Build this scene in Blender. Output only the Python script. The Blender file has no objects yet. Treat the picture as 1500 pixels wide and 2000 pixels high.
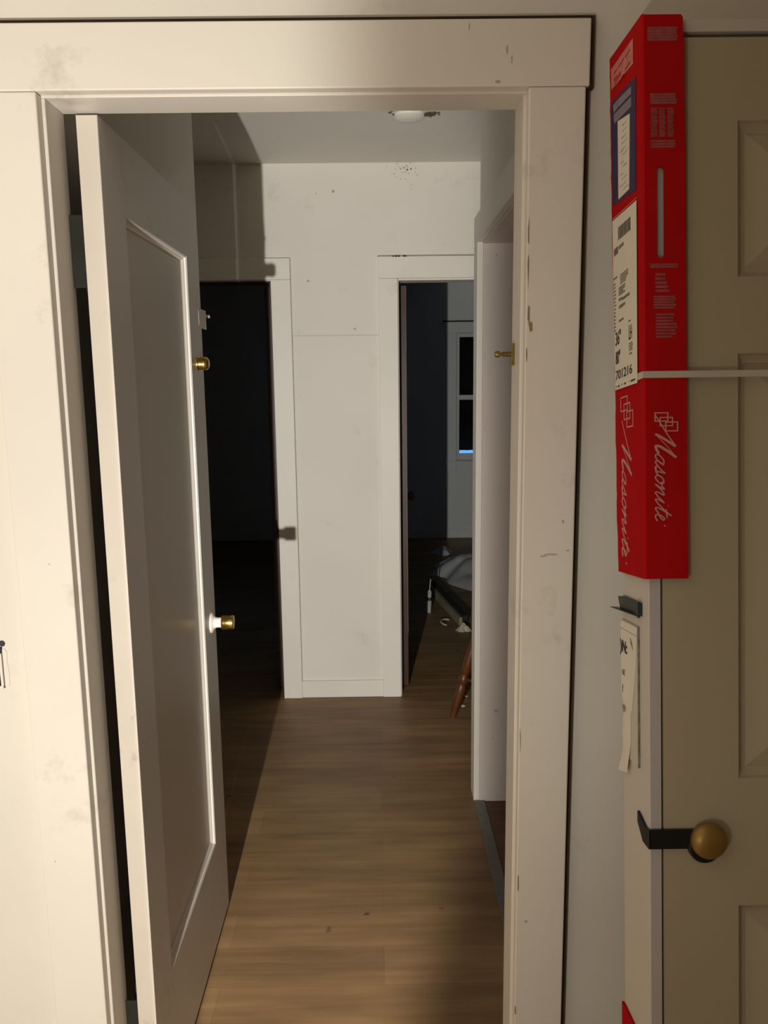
import bpy, bmesh, math, random
from mathutils import Vector, Matrix
random.seed(7)
SC = bpy.context.scene
COL = SC.collection
R = math.radians

# ------------------------------------------------------------------ materials
def new_mat(name):
    m = bpy.data.materials.new(name); m.use_nodes = True
    nt = m.node_tree; b = nt.nodes['Principled BSDF']
    return m, nt, b

def paint(name, col, rough=.55, var=.06, scale=3.0, dirt=None, dirt_amt=0.0, dirt_scale=9.0, bump=.05, metal=0.0, spec=.4):
    m, nt, b = new_mat(name)
    b.inputs['Roughness'].default_value = rough
    b.inputs['Metallic'].default_value = metal
    b.inputs['Specular IOR Level'].default_value = spec
    tc = nt.nodes.new('ShaderNodeTexCoord')
    n = nt.nodes.new('ShaderNodeTexNoise'); n.inputs['Scale'].default_value = scale; n.inputs['Detail'].default_value = 6
    nt.links.new(tc.outputs['Object'], n.inputs['Vector'])
    r = nt.nodes.new('ShaderNodeValToRGB')
    c = Vector(col)
    r.color_ramp.elements[0].position = .3; r.color_ramp.elements[1].position = .7
    r.color_ramp.elements[0].color = (*(c*(1-var)), 1); r.color_ramp.elements[1].color = (*(c*(1+var*.5)), 1)
    nt.links.new(n.outputs['Fac'], r.inputs['Fac'])
    out = r.outputs['Color']
    if dirt:
        n2 = nt.nodes.new('ShaderNodeTexNoise'); n2.inputs['Scale'].default_value = dirt_scale; n2.inputs['Detail'].default_value = 9
        n2.inputs['Roughness'].default_value = .7
        nt.links.new(tc.outputs['Object'], n2.inputs['Vector'])
        r2 = nt.nodes.new('ShaderNodeValToRGB')
        r2.color_ramp.elements[0].position = .60; r2.color_ramp.elements[1].position = .76
        r2.color_ramp.elements[0].color = (0, 0, 0, 1); r2.color_ramp.elements[1].color = (dirt_amt,)*3 + (1,)
        nt.links.new(n2.outputs['Fac'], r2.inputs['Fac'])
        mx = nt.nodes.new('ShaderNodeMix'); mx.data_type = 'RGBA'
        nt.links.new(r2.outputs['Color'], mx.inputs['Factor'])
        nt.links.new(out, mx.inputs['A']); mx.inputs['B'].default_value = (*dirt, 1)
        out = mx.outputs['Result']
    nt.links.new(out, b.inputs['Base Color'])
    if bump:
        bn = nt.nodes.new('ShaderNodeBump'); bn.inputs['Strength'].default_value = bump; bn.inputs['Distance'].default_value = .004
        n3 = nt.nodes.new('ShaderNodeTexNoise'); n3.inputs['Scale'].default_value = 60; n3.inputs['Detail'].default_value = 3
        nt.links.new(tc.outputs['Object'], n3.inputs['Vector'])
        nt.links.new(n3.outputs['Fac'], bn.inputs['Height']); nt.links.new(bn.outputs['Normal'], b.inputs['Normal'])
    return m

def plank_mat(name, dark, light, length=1.2, width=.15, rough=.5):
    m, nt, b = new_mat(name)
    b.inputs['Roughness'].default_value = rough; b.inputs['Specular IOR Level'].default_value = .3
    L = nt.links.new; N = nt.nodes.new
    tc = N('ShaderNodeTexCoord')
    br = N('ShaderNodeTexBrick'); br.offset = .37; br.inputs['Scale'].default_value = 1
    br.inputs['Brick Width'].default_value = length; br.inputs['Row Height'].default_value = width
    br.inputs['Mortar Size'].default_value = .0008; br.inputs['Bias'].default_value = 0
    br.inputs['Color1'].default_value = (*dark, 1); br.inputs['Color2'].default_value = (*light, 1)
    br.inputs['Mortar'].default_value = (*(Vector(dark)*.8), 1)
    L(tc.outputs['Object'], br.inputs['Vector'])
    mp = N('ShaderNodeMapping'); mp.inputs['Scale'].default_value = (2.5, 30, 1); L(tc.outputs['Object'], mp.inputs['Vector'])
    g = N('ShaderNodeTexNoise'); g.inputs['Scale'].default_value = 1.0; g.inputs['Detail'].default_value = 8; L(mp.outputs[0], g.inputs['Vector'])
    mp2 = N('ShaderNodeMapping'); mp2.inputs['Scale'].default_value = (1.5, 6, 1); L(tc.outputs['Object'], mp2.inputs['Vector'])
    g2 = N('ShaderNodeTexNoise'); g2.inputs['Scale'].default_value = 1.6; g2.inputs['Detail'].default_value = 5; L(mp2.outputs[0], g2.inputs['Vector'])
    ad = N('ShaderNodeMath'); ad.operation = 'ADD'; L(g.outputs['Fac'], ad.inputs[0]); L(g2.outputs['Fac'], ad.inputs[1])
    mr = N('ShaderNodeMapRange'); mr.inputs['From Min'].default_value = .7; mr.inputs['From Max'].default_value = 1.3
    mr.inputs['To Min'].default_value = .70; mr.inputs['To Max'].default_value = 1.22; L(ad.outputs[0], mr.inputs['Value'])
    mu = N('ShaderNodeVectorMath'); mu.operation = 'SCALE'; L(br.outputs['Color'], mu.inputs[0]); L(mr.outputs[0], mu.inputs['Scale'])
    # small dark knots / specks of dirt
    v = N('ShaderNodeTexNoise'); v.inputs['Scale'].default_value = 14; v.inputs['Detail'].default_value = 4; L(tc.outputs['Object'], v.inputs['Vector'])
    vr = N('ShaderNodeMapRange'); vr.inputs['From Min'].default_value = .70; vr.inputs['From Max'].default_value = .76
    vr.inputs['To Min'].default_value = 1; vr.inputs['To Max'].default_value = .35; L(v.outputs['Fac'], vr.inputs['Value'])
    mu2 = N('ShaderNodeVectorMath'); mu2.operation = 'SCALE'; L(mu.outputs[0], mu2.inputs[0]); L(vr.outputs[0], mu2.inputs['Scale'])
    L(mu2.outputs[0], b.inputs['Base Color'])
    bn = N('ShaderNodeBump'); bn.inputs['Strength'].default_value = .15; bn.inputs['Distance'].default_value = .003
    L(g.outputs['Fac'], bn.inputs['Height']); L(bn.outputs['Normal'], b.inputs['Normal'])
    return m

GRIME = (.10, .085, .045)
M = dict(
 wall=paint('cream_wall', (.77, .73, .635), .6, .05, 2.2, (.40, .34, .25), .35, 4),
 trim=paint('cream_trim', (.80, .755, .66), .45, .04, 2.6, (.33, .28, .20), .45, 6),
 white=paint('white_wall', (.76, .72, .655), .6, .05, 1.7, (.35, .30, .24), .3, 5),
 white_trim=paint('white_trim', (.79, .75, .68), .5, .04, 2.0, (.35, .30, .24), .3, 6),
 jamb=paint('pinkish_jamb', (.66, .59, .54), .5, .05, 2.0, (.3, .25, .2), .35, 7),
 ceil=paint('ceiling_paint', (.70, .665, .60), .7, .04, 2.5),
 door=paint('white_door_paint', (.66, .64, .595), .42, .05, 1.8, (.30, .22, .17), .4, 3.4),
 dooredge=paint('door_edge_paint', (.79, .72, .61), .5, .06, 5, (.30, .24, .16), .7, 11),
 bare=paint('bare_brown_gap', (.060, .036, .018), .8, .25, 20),
 dirty=paint('dirt_stain', (.13, .10, .07), .9, .4, 60),
 faint=paint('grey_scuff', (.47, .42, .34), .8, .2, 40),
 brown=paint('dark_stained_wood', (.050, .019, .011), .45, .25, 8),
 brass=paint('brass', (.62, .42, .11), .25, .15, 30, metal=1.0, bump=.02),
 oldbrass=paint('aged_brass', (.30, .22, .07), .4, .3, 60, metal=.8, bump=.02),
 knobwhite=paint('white_knob_paint', (.80, .74, .66), .4, .05, 20),
 steel=paint('grey_steel', (.33, .33, .31), .45, .2, 30, metal=.8),
 dark=paint('dark_metal', (.03, .032, .035), .5, .2, 30),
 strip=paint('grey_threshold_metal', (.17, .165, .145), .5, .15, 30),
 prime=paint('primed_door', (.42, .365, .245), .5, .03, 2.0, (.34, .28, .16), .25, 3),
 primejamb=paint('primed_jamb', (.60, .55, .47), .5, .03, 2.0, (.4, .34, .26), .3, 8),
 primeedge=paint('primed_jamb_edge', (.50, .455, .435), .5, .03, 3.0),
 red=paint('red_cardboard', (.46, .006, .008), .85, .08, 14, bump=.1, spec=.06),
 kraft=paint('kraft_cardboard', (.30, .14, .075), .8, .15, 20),
 pinkprint=paint('faded_white_print', (.60, .20, .17), .7, .25, 70),
 paleprint=paint('pale_print', (.36, .075, .07), .7, .3, 90),
 logoprint=paint('pink_logo_print', (.62, .28, .26), .6, .05, 20),
 blue=paint('blue_label', (.022, .009, .075), .5, .1, 30),
 lilac=paint('lilac_label_block', (.24, .20, .25), .6, .1, 60),
 paper=paint('white_label_paper', (.78, .72, .60), .6, .05, 8, bump=.03),
 ink=paint('black_ink', (.02, .018, .016), .6, .1, 30),
 greyink=paint('grey_ink', (.20, .18, .14), .7, .4, 80),
 liner=paint('grey_green_liner', (.42, .43, .36), .6, .05, 12),
 band=paint('white_strapping', (.56, .51, .42), .5, .05, 12),
 black=paint('black_plastic', (.006, .006, .006), .5, .1, 20),
 olive=paint('dark_olive_plastic', (.05, .045, .03), .6, .2, 20),
 knobbrass=paint('tarnished_brass', (.33, .20, .05), .42, .2, 14, metal=.55, bump=.03),
 greenmetal=paint('dark_green_metal', (.012, .022, .017), .4, .3, 40, (.10, .11, .09), .5, 60),
 board=paint('cream_board_edge', (.30, .26, .15), .7, .2, 9),
 boardtop=paint('dark_board_face', (.018, .018, .012), .7, .2, 9),
 cloth=paint('white_dust_sheet', (.50, .50, .48), .9, .1, 4),
 crumple=paint('crumpled_paper', (.55, .48, .36), .8, .1, 15),
 orange=paint('orange_brown_wood', (.105, .034, .008), .4, .3, 12),
 ply=paint('dark_boarding', (.022, .015, .010), .8, .2, 6),
 greywall=paint('grey_wall', (.66, .68, .67), .7, .05, 2),
 unseen_wall=paint('unseen_wall_dimmed', (.50, .43, .36), .6, .2, 6),  # made-up darker finish for the unseen walls, cuts light bounced into the near room
 hinge=paint('painted_hinge', (.035, .035, .028), .8, .15, 20, spec=.08),
 plug=paint('dark_box', (.03, .03, .045), .6, .3, 30),
)
M['floor'] = plank_mat('vinyl_plank_floor', (.225, .135, .062), (.275, .166, .078))
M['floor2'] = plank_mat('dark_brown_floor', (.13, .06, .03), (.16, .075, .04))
gm, gnt, gb = new_mat('window_glass')
gb.inputs['Base Color'].default_value = (.9, .95, .97, 1); gb.inputs['Roughness'].default_value = .02
gb.inputs['Transmission Weight'].default_value = 1; gb.inputs['IOR'].default_value = 1.02; gb.inputs['Specular IOR Level'].default_value = .2
M['glass'] = gm

# ------------------------------------------------------------------ mesh helpers
class MB:
    def __init__(s): s.v = []; s.f = []; s.m = []
    def quad(s, pts, mi=0):
        b = len(s.v); s.v += [tuple(p) for p in pts]; s.f.append(list(range(b, b+len(pts)))); s.m.append(mi)
    def box(s, p0, p1, mi=0):
        x0, y0, z0 = [min(a, b) for a, b in zip(p0, p1)]; x1, y1, z1 = [max(a, b) for a, b in zip(p0, p1)]
        b = len(s.v)
        s.v += [(x0,y0,z0),(x1,y0,z0),(x1,y1,z0),(x0,y1,z0),(x0,y0,z1),(x1,y0,z1),(x1,y1,z1),(x0,y1,z1)]
        for q in ((3,2,1,0),(4,5,6,7),(0,1,5,4),(1,2,6,5),(2,3,7,6),(3,0,4,7)):
            s.f.append([b+i for i in q]); s.m.append(mi)
        return s
    def prism(s, poly, ext, mi=0):
        """poly: list of 3d points (planar), ext: extrusion vector"""
        e = Vector(ext); n = len(poly); b = len(s.v)
        P = [Vector(p) for p in poly]
        s.v += [tuple(p) for p in P] + [tuple(p+e) for p in P]
        s.f.append([b+i for i in reversed(range(n))]); s.m.append(mi)
        s.f.append([b+n+i for i in range(n)]); s.m.append(mi)
        for i in range(n):
            j = (i+1) % n; s.f.append([b+i, b+j, b+n+j, b+n+i]); s.m.append(mi)
        return s
    def lathe(s, prof, axis_o, axis_d, seg=28, mi=0):
        """prof: (radius, distance along axis)"""
        d = Vector(axis_d).normalized(); o = Vector(axis_o)
        a = d.orthogonal().normalized(); c = d.cross(a); b = len(s.v)
        for r, t in prof:
            for k in range(seg):
                an = 2*math.pi*k/seg
                s.v.append(tuple(o + d*t + (a*math.cos(an)+c*math.sin(an))*r))
        for i in range(len(prof)-1):
            for k in range(seg):
                k2 = (k+1) % seg
                s.f.append([b+i*seg+k, b+i*seg+k2, b+(i+1)*seg+k2, b+(i+1)*seg+k]); s.m.append(mi)
        s.f.append([b+k for k in reversed(range(seg))]); s.m.append(mi)
        e = b+(len(prof)-1)*seg
        s.f.append([e+k for k in range(seg)]); s.m.append(mi)
        return s
    def tube(s, pts, rad, seg=10, mi=0):
        P = [Vector(p) for p in pts]; b = len(s.v); n = len(P)
        rr = rad if isinstance(rad, (list, tuple)) else [rad]*n
        prev = None
        for i, p in enumerate(P):
            t = (P[min(i+1, n-1)]-P[max(i-1, 0)]).normalized()
            a = t.orthogonal().normalized() if prev is None else (prev - t*prev.dot(t)).normalized()
            prev = a; c = t.cross(a)
            for k in range(seg):
                an = 2*math.pi*k/seg; s.v.append(tuple(p+(a*math.cos(an)+c*math.sin(an))*rr[i]))
        for i in range(n-1):
            for k in range(seg):
                k2 = (k+1) % seg
                s.f.append([b+i*seg+k, b+i*seg+k2, b+(i+1)*seg+k2, b+(i+1)*seg+k]); s.m.append(mi)
        s.f.append([b+k for k in reversed(range(seg))]); s.m.append(mi)
        s.f.append([b+(n-1)*seg+k for k in range(seg)]); s.m.append(mi)
        return s
    def wall(s, axis, t0, t1, us, zs, holes, mi=0):
        """slab of thickness t0..t1 on `axis`; us,(z) grid over the other horizontal axis; holes = [(u0,u1,z0,z1)]"""
        U = sorted(set([us[0], us[1]] + [h[0] for h in holes] + [h[1] for h in holes]))
        Z = sorted(set([zs[0], zs[1]] + [h[2] for h in holes] + [h[3] for h in holes]))
        U = [u for u in U if us[0]-1e-6 <= u <= us[1]+1e-6]; Z = [z for z in Z if zs[0]-1e-6 <= z <= zs[1]+1e-6]
        solid = {}
        for i in range(len(U)-1):
            for j in range(len(Z)-1):
                cu = (U[i]+U[i+1])/2; cz = (Z[j]+Z[j+1])/2
                solid[i, j] = not any(h[0] < cu < h[1] and h[2] < cz < h[3] for h in holes)
        P = (lambda u, t, z: (u, t, z)) if axis == 'y' else (lambda u, t, z: (t, u, z))
        fl = axis == 'x'
        def Q(pts): s.quad(pts[::-1] if fl else pts, mi)
        for (i, j), ok in solid.items():
            if not ok: continue
            u0, u1, z0, z1 = U[i], U[i+1], Z[j], Z[j+1]
            Q([P(u0,t0,z0), P(u1,t0,z0), P(u1,t0,z1), P(u0,t0,z1)])
            Q([P(u1,t1,z0), P(u0,t1,z0), P(u0,t1,z1), P(u1,t1,z1)])
            if not solid.get((i-1, j)): Q([P(u0,t1,z0), P(u0,t0,z0), P(u0,t0,z1), P(u0,t1,z1)])
            if not solid.get((i+1, j)): Q([P(u1,t0,z0), P(u1,t1,z0), P(u1,t1,z1), P(u1,t0,z1)])
            if not solid.get((i, j-1)): Q([P(u0,t1,z0), P(u1,t1,z0), P(u1,t0,z0), P(u0,t0,z0)])
            if not solid.get((i, j+1)): Q([P(u0,t0,z1), P(u1,t0,z1), P(u1,t1,z1), P(u0,t1,z1)])
        return s
    def build(s, name, mats, parent=None, bevel=0, smooth=False, seg=2, loc=None):
        me = bpy.data.meshes.new(name)
        bm = bmesh.new()
        vs = [bm.verts.new(p) for p in s.v]
        for f, mi in zip(s.f, s.m):
            try:
                fc = bm.faces.new([vs[i] for i in f]); fc.material_index = mi
            except ValueError: pass
        bmesh.ops.remove_doubles(bm, verts=bm.verts, dist=1e-6)
        bmesh.ops.recalc_face_normals(bm, faces=bm.faces)
        if bevel:
            ed = [e for e in bm.edges if len(e.link_faces) == 2 and e.calc_face_angle(0) > R(30)]
            bmesh.ops.bevel(bm, geom=ed, offset=bevel, segments=seg, profile=.5, affect='EDGES', clamp_overlap=True)
        if loc is not None: bmesh.ops.translate(bm, verts=bm.verts, vec=-Vector(loc))
        if smooth:
            for f in bm.faces: f.smooth = True
            for e in bm.edges:
                if len(e.link_faces) == 2 and e.calc_face_angle(0) > R(40): e.smooth = False
        bm.to_mesh(me); bm.free()
        for m in (mats if isinstance(mats, (list, tuple)) else [mats]): me.materials.append(m)
        o = bpy.data.objects.new(name, me); COL.objects.link(o)
        if loc is not None: o.location = loc
        if parent: o.parent = parent
        return o

def empty(name, loc=(0, 0, 0), rot=(0, 0, 0)):
    o = bpy.data.objects.new(name, None); COL.objects.link(o); o.location = loc; o.rotation_euler = rot
    o.empty_display_size = .1
    return o
def tag(o, label=None, cat=None, group=None, kind=None):
    if label: o['label'] = label
    if cat: o['category'] = cat
    if group: o['group'] = group
    if kind: o['kind'] = kind
    return o
def struct(o, label, cat): return tag(o, label, cat, kind='structure')

def catmull(pts, n=7):
    P = [Vector(p) for p in pts]
    if len(P) < 3: return P
    P = [P[0]*2-P[1]] + P + [P[-1]*2-P[-2]]; out = []
    for i in range(1, len(P)-2):
        for k in range(n):
            t = k/n; a, b, c, d = P[i-1], P[i], P[i+1], P[i+2]
            out.append(.5*((2*b)+(c-a)*t+(2*a-5*b+4*c-d)*t*t+(3*b-a-3*c+d)*t**3))
    out.append(P[-2]); return out

def ribbon(mb, pts2, w, place, th, mi=0, closed=False):
    """2-d stroke as one continuous thin strip; place(x,y)->3d ; th = extrusion vector"""
    P = []
    for p in pts2:
        q = Vector((p[0], p[1]))
        if not P or (q-P[-1]).length > 1e-7: P.append(q)
    if closed and (P[0]-P[-1]).length < 1e-7: P.pop()
    n = len(P); e = Vector(th); Ls = []; Rs = []
    for i in range(n):
        d0 = (P[i]-P[i-1]) if (i > 0 or closed) else (P[1]-P[0]); d1_ = (P[(i+1) % n]-P[i]) if (i < n-1 or closed) else d0
        d0 = d0.normalized(); d1_ = d1_.normalized(); n0 = Vector((-d0.y, d0.x)); n1 = Vector((-d1_.y, d1_.x))
        m_ = (n0+n1); m_ = n0 if m_.length < 1e-6 else m_.normalized(); k = min(1.5, 1/max(.3, m_.dot(n0)))
        Ls.append(P[i]+m_*w*.5*k); Rs.append(P[i]-m_*w*.5*k)
    for i in range(n if closed else n-1):
        j = (i+1) % n
        q = [Vector(place(*Ls[i])), Vector(place(*Ls[j])), Vector(place(*Rs[j])), Vector(place(*Rs[i]))]
        ei, ej = e*(1+.012*i), e*(1+.012*(i+1 if not closed else i))
        t = [q[0]+ei, q[1]+ej, q[2]+ej, q[3]+ei]
        mb.quad(t, mi); mb.quad([q[0], q[1], t[1], t[0]], mi); mb.quad([q[2], q[3], t[3], t[2]], mi)
    if not closed:
        for k_ in (0, n-1):
            q = [Vector(place(*Ls[k_])), Vector(place(*Rs[k_]))]; mb.quad([q[0], q[1], q[1]+e, q[0]+e], mi)

def text_mesh(mb, body, place, size, th, mi=0, bold=0.0, xs=1.0):
    cu = bpy.data.curves.new('lettering', 'FONT'); cu.body = body; cu.size = 1; cu.offset = bold; cu.resolution_u = 3
    ob = bpy.data.objects.new('lettering', cu); COL.objects.link(ob)
    dg = bpy.context.evaluated_depsgraph_get(); me = ob.evaluated_get(dg).to_mesh()
    for p in me.polygons:
        pts = [place(me.vertices[i].co.x*size*xs, me.vertices[i].co.y*size) for i in p.vertices]
        mb.prism(pts, th, mi)
    ob.evaluated_get(dg).to_mesh_clear(); bpy.data.objects.remove(ob); bpy.data.curves.remove(cu)

# ------------------------------------------------------------------ key dimensions (metres; camera above the origin looking +Y)
CZ = 2.615
YN0, YN1 = 1.439, 1.522           # wall with the doorway
YE0, YE1 = 3.973, 4.08            # wall at the end of the hall
XJL, XJR = -.5445, .252           # jamb faces of the doorway
ZH = 2.087
XR = .378                         # right wall of the hall
XW0, XW1, YB, YF = -1.9, 2.2, -2.3, 8.15

# ------------------------------------------------------------------ shell
b = MB(); b.box((XW0-.1, YB-.1, -.1), (XW1+.1, YN1, 0)); b.box((XW0-.1, YN1, -.1), (XR+.001, 2.92, 0)); b.box((XW0-.1, 2.92, -.1), (XW1+.1, YF+.15, 0))
struct(b.build('floor', M['floor']), 'brown wood-look plank floor running across the hall', 'floor')
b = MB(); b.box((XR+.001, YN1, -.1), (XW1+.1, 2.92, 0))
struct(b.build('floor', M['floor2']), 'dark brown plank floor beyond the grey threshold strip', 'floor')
b = MB(); b.box((XW0-.1, YB-.1, CZ), (XW1+.1, YF+.15, CZ+.1))
struct(b.build('ceiling', M['ceil']), 'greyish white painted ceiling above the hall', 'ceiling')
b = MB(); b.wall('y', YN0, YN1, (XW0, XW1), (0, CZ), [(XJL-.02, XJR+.02, -1, ZH+.02), (-.757, -.699, 1.060, 1.140)])
struct(b.build('wall_near', M['wall']), 'cream wall around the open doorway, brightly lit at left', 'wall')
b = MB(); b.wall('y', YE0, YE1, (XW0, XW1), (0, CZ), [(-1.257, -.497, -1, 2.087), (.109, .869, -1, 2.087)])
struct(b.build('wall_far', M['white']), 'white wall at the far end of the hall between two doorways', 'wall')
b = MB(); b.wall('x', XW0-.1, XW0, (YB, YF+.15), (0, CZ), [(5.0, 5.5, .9, 2.0)])  # window hole added out of view, lets dusk light into the dark far room
struct(b.build('wall_left', M['unseen_wall']), 'outer wall on the left, out of view', 'wall')
b = MB(); b.wall('x', XW1, XW1+.1, (YB, YF+.15), (0, CZ), [])
struct(b.build('wall_right', M['unseen_wall']), 'outer wall on the right, out of view', 'wall')
b = MB(); b.wall('y', YB-.1, YB, (XW0-.1, XW1+.1), (0, CZ), [])
struct(b.build('wall_back', M['unseen_wall']), 'wall behind the camera, out of view', 'wall')
b = MB(); b.box((-.693, YN1, 0), (-.593, 2.82, CZ)); b.box((-1.36, 2.72, 0), (-.693, 2.82, CZ)); b.box((-1.46, 2.72, 0), (-1.36, YE0, CZ))
struct(b.build('wall_hall_left', M['white']), 'left side wall of the hall just behind the open white door', 'wall')
b = MB(); b.wall('x', XR, XR+.115, (YN1, 3.0), (0, CZ), [(2.11, 2.92, -1, 2.10)]); b.box((XR+.115, 2.92, 0), (XW1, 3.0, CZ))
struct(b.build('wall_hall_right', M['white']), 'right side wall of the hall with a cased opening', 'wall')
b = MB(); b.wall('y', YF, YF+.15, (XW0, XW1), (0, CZ), [(.80, 1.66, .80, 2.06)])
struct(b.build('wall_room', M['greywall']), 'grey far wall of the dark room, around the window', 'wall')
b = MB(); b.box((-1.2, YF-.012, 0), (XW1, YF, .09))
struct(b.build('baseboard_room', M['greywall'], bevel=.002), 'grey baseboard under the window in the dark room', 'baseboard')
b = MB(); b.box((-.402, YE0-.012, 0), (.016, YE0, .089))
struct(b.build('baseboard_far', M['white_trim'], bevel=.0025), 'white baseboard at the end of the hall between two doorways', 'baseboard')
b = MB(); b.box((XR-.014, 1.523, 0), (XR, 2.036, .09)); b.box((XR-.014, 2.995, 0), (XR, 3.0, .09))
struct(b.build('baseboard_hall', M['white_trim'], bevel=.002), 'white baseboard on the right side of the hall', 'baseboard')

# dirt marks with their own shape, on the far wall
def blotch(name, plane_pt, n, spread, size, axis, mat, parent, th=.0006, seedv=1):
    rnd = random.Random(seedv); mb = MB()
    for i in range(n):
        u = plane_pt[0]+rnd.gauss(0, spread[0]); w = plane_pt[2]-abs(rnd.gauss(0, spread[1])) if spread[1] > 0 else plane_pt[2]+rnd.uniform(-.002, .002)
        r = size*rnd.uniform(.4, 1.2); k = rnd.randint(5, 8); a0 = rnd.random()*6
        poly = []
        for j in range(k):
            an = a0+2*math.pi*j/k; rr = r*rnd.uniform(.6, 1.2)
            if axis == 'y': poly.append((u+rr*math.cos(an), plane_pt[1]-i*1e-5, w+rr*math.sin(an)))
            else: poly.append((u+rr*math.cos(an), w+rr*math.sin(an), plane_pt[1]))
        mb.prism(poly, (0, -th, 0) if axis == 'y' else (0, 0, -th))
    return mb.build(name, mat, parent)
wf = bpy.data.objects['wall_far']
tag(blotch('mould_stain', (.136, YE0, CZ-.004), 30, (.035, .035), .0034, 'y', M['faint'], wf, seedv=4), 'brown speckled stain under the ceiling')
tag(blotch('mould_stain', (.16, YE0-.0006, CZ-.02), 6, (.022, .02), .0042, 'y', M['dirty'], wf, seedv=9), 'darker brown specks in the stain under the ceiling')
b = MB()
for (x, z, r) in ((-.19, 2.49, .007), (-.318, 2.085, .006), (-.10, 1.86, .005), (-.27, 2.48, .003)):
    b.lathe([(r, 0), (r*.8, .0015)], (x, YE0, z), (0, -1, 0), 9)
b.build('nail_hole', M['faint'], wf)
b = MB(); b.box((-.402, YE0-.0015, 1.829), (.016, YE0, 1.8305)); b.build('panel_seam', M['faint'], wf)

# ------------------------------------------------------------------ doorway trim (the near doorway)
t1 = struct(empty('trim_1', (0, YN0, 0)), 'cream casing and jamb around the open doorway in the foreground', 'door frame')
def part(mb, name, mat, parent, bevel=.0, smooth=False, label=None, seg=2):
    o = mb.build(name, mat, None, bevel, smooth, seg)
    o.parent = parent
    parent_inv = Matrix.Translation(parent.location) @ parent.rotation_euler.to_matrix().to_4x4()
    o.matrix_parent_inverse = parent_inv.inverted()
    if label: o['label'] = label
    return o
YC = 1.416
part(MB().box((-.650, YC, 0), (-.550, YN0, 2.090)), 'side_casing', M['trim'], t1, .0025)
part(MB().box((.257, YC, 0), (.351, YN0, 2.090)), 'side_casing', M['trim'], t1, .0025)
part(MB().box((-.664, YC, 2.0908), (.357, YN0, 2.194)), 'head_casing', M['trim'], t1, .0025)
b = MB(); b.box((.3512, YC+.014, 0), (.3602, YN0, 2.0905)); b.box((.3572, YC+.014, 2.0905), (.3665, YN0, 2.203)); b.box((-.664, YC+.014, 2.1942), (.3572, YN0, 2.203))
part(b, 'unpainted_edge', M['bare'], t1, 0, label='dark brown unpainted wood edge around the casing')
part(MB().box((XJL-.0195, YN0-.0004, 0), (XJL, YN1, ZH)), 'side_jamb', M['trim'], t1, .0015)
part(MB().box((XJR, YN0-.0004, 0), (XJR+.0195, YN1, ZH)), 'side_jamb', M['trim'], t1, .0015)
part(MB().box((XJL-.0195, YN0-.0004, ZH), (XJR+.0195, YN1, ZH+.0195)), 'head_jamb', M['trim'], t1, .0015)
# chipped paint along the right jamb
b = MB(); rnd = random.Random(3)
def chip(mb, x, z, w, h):
    n = 9; poly = []; w *= .7; h *= .9
    for i in range(n):
        an = 2*math.pi*i/n; k = rnd.uniform(.55, 1.15)
        poly.append((x+w*k*math.cos(an), YC-.0006, z+h*k*math.sin(an)))
    mb.prism(poly, (0, .001, 0))
for (x, z, w, h) in ((.2605, 1.80, .0022, .035), (.2625, 1.725, .003, .02), (.2600, 1.86, .0018, .03), (.2665, 1.705, .005, .010), (.2600, 1.66, .0014, .02), (.2605, .66, .0018, .02), (.259, .38, .002, .012), (.2600, .95, .0012, .03)):
    chip(b, x, z, w, h)
part(b, 'chipped_paint', M['oldbrass'] if False else paint('chip_olive', (.30, .25, .12), .8, .3, 40), t1, label='olive brown chipped paint along the casing edge')
b = MB(); rnd = random.Random(5)
for (x, z, w, h) in ((.31, 1.305, .018, .0018), (.296, 1.302, .010, .002), (.34, 1.312, .006, .0016), (.33, 1.365, .003, .004), (.277, .575, .004, .004), (.22, 2.147, .003, .009), (.228, 2.132, .002, .008), (.158, 2.182, .0018, .008), (.205, 2.098, .006, .003), (-.625, .72, .002, .002), (-.59, 1.30, .002, .0015)):
    chip(b, x, z, w, h)
part(b, 'scuff_mark', M['faint'], t1, label='grey scuffs on the casing')
# latch keeper on right jamb: a small brass bolt
bo = tag(empty('barrel_bolt', (XJR, 1.500, 1.661)), 'small aged brass bolt screwed to the right jamb of the open doorway', 'bolt')
part(MB().box((XJR-.006, 1.489, 1.642), (XJR, 1.513, 1.681)), 'back_plate', M['oldbrass'], bo, .001)
part(MB().lathe([(.0045, 0), (.0045, .014), (.0032, .015), (.0032, .019), (.0056, .020), (.0060, .026), (.004, .029)], (XJR-.006, 1.500, 1.662), (-1, 0, 0), 16), 'bolt_pin', M['oldbrass'], bo, smooth=True)

# ------------------------------------------------------------------ switch box at the left edge
sb = tag(empty('switch_box', (-.728, YN0, 1.060)), 'open electrical box without cover plate, cut in the bright wall at the left edge', 'electrical box')
b = MB(); x0, x1, z0, z1 = -.7565, -.6995, 1.0605, 1.1395
b.box((x0, YN0+.052, z0), (x1, YN0+.055, z1)); b.box((x0, YN0, z0), (x0+.002, YN0+.052, z1)); b.box((x1-.002, YN0, z0), (x1, YN0+.052, z1))
b.box((x0, YN0, z0), (x1, YN0+.052, z0+.002)); b.box((x0, YN0, z1-.002), (x1, YN0+.052, z1))
part(b, 'box_shell', M['plug'], sb)
b = MB(); b.box((x1-.006, YN0-.004, z0+.004), (x1-.001, YN0+.001, z1-.012)); b.box((x0+.01, YN0-.004, z0-.002), (x1-.002, YN0+.001, z0+.004))
part(b, 'metal_ear', M['knobwhite'], sb, .0008)
b = MB(); b.prism([(-.6985, YN0, 1.062), (-.6905, YN0, 1.064), (-.6890, YN0, 1.085), (-.6915, YN0, 1.110), (-.6900, YN0, 1.128), (-.6940, YN0, 1.1375), (-.6985, YN0, 1.134)], (0, -.0022, 0)); part(b, 'plaster_rim', M['knobwhite'], sb)
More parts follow.
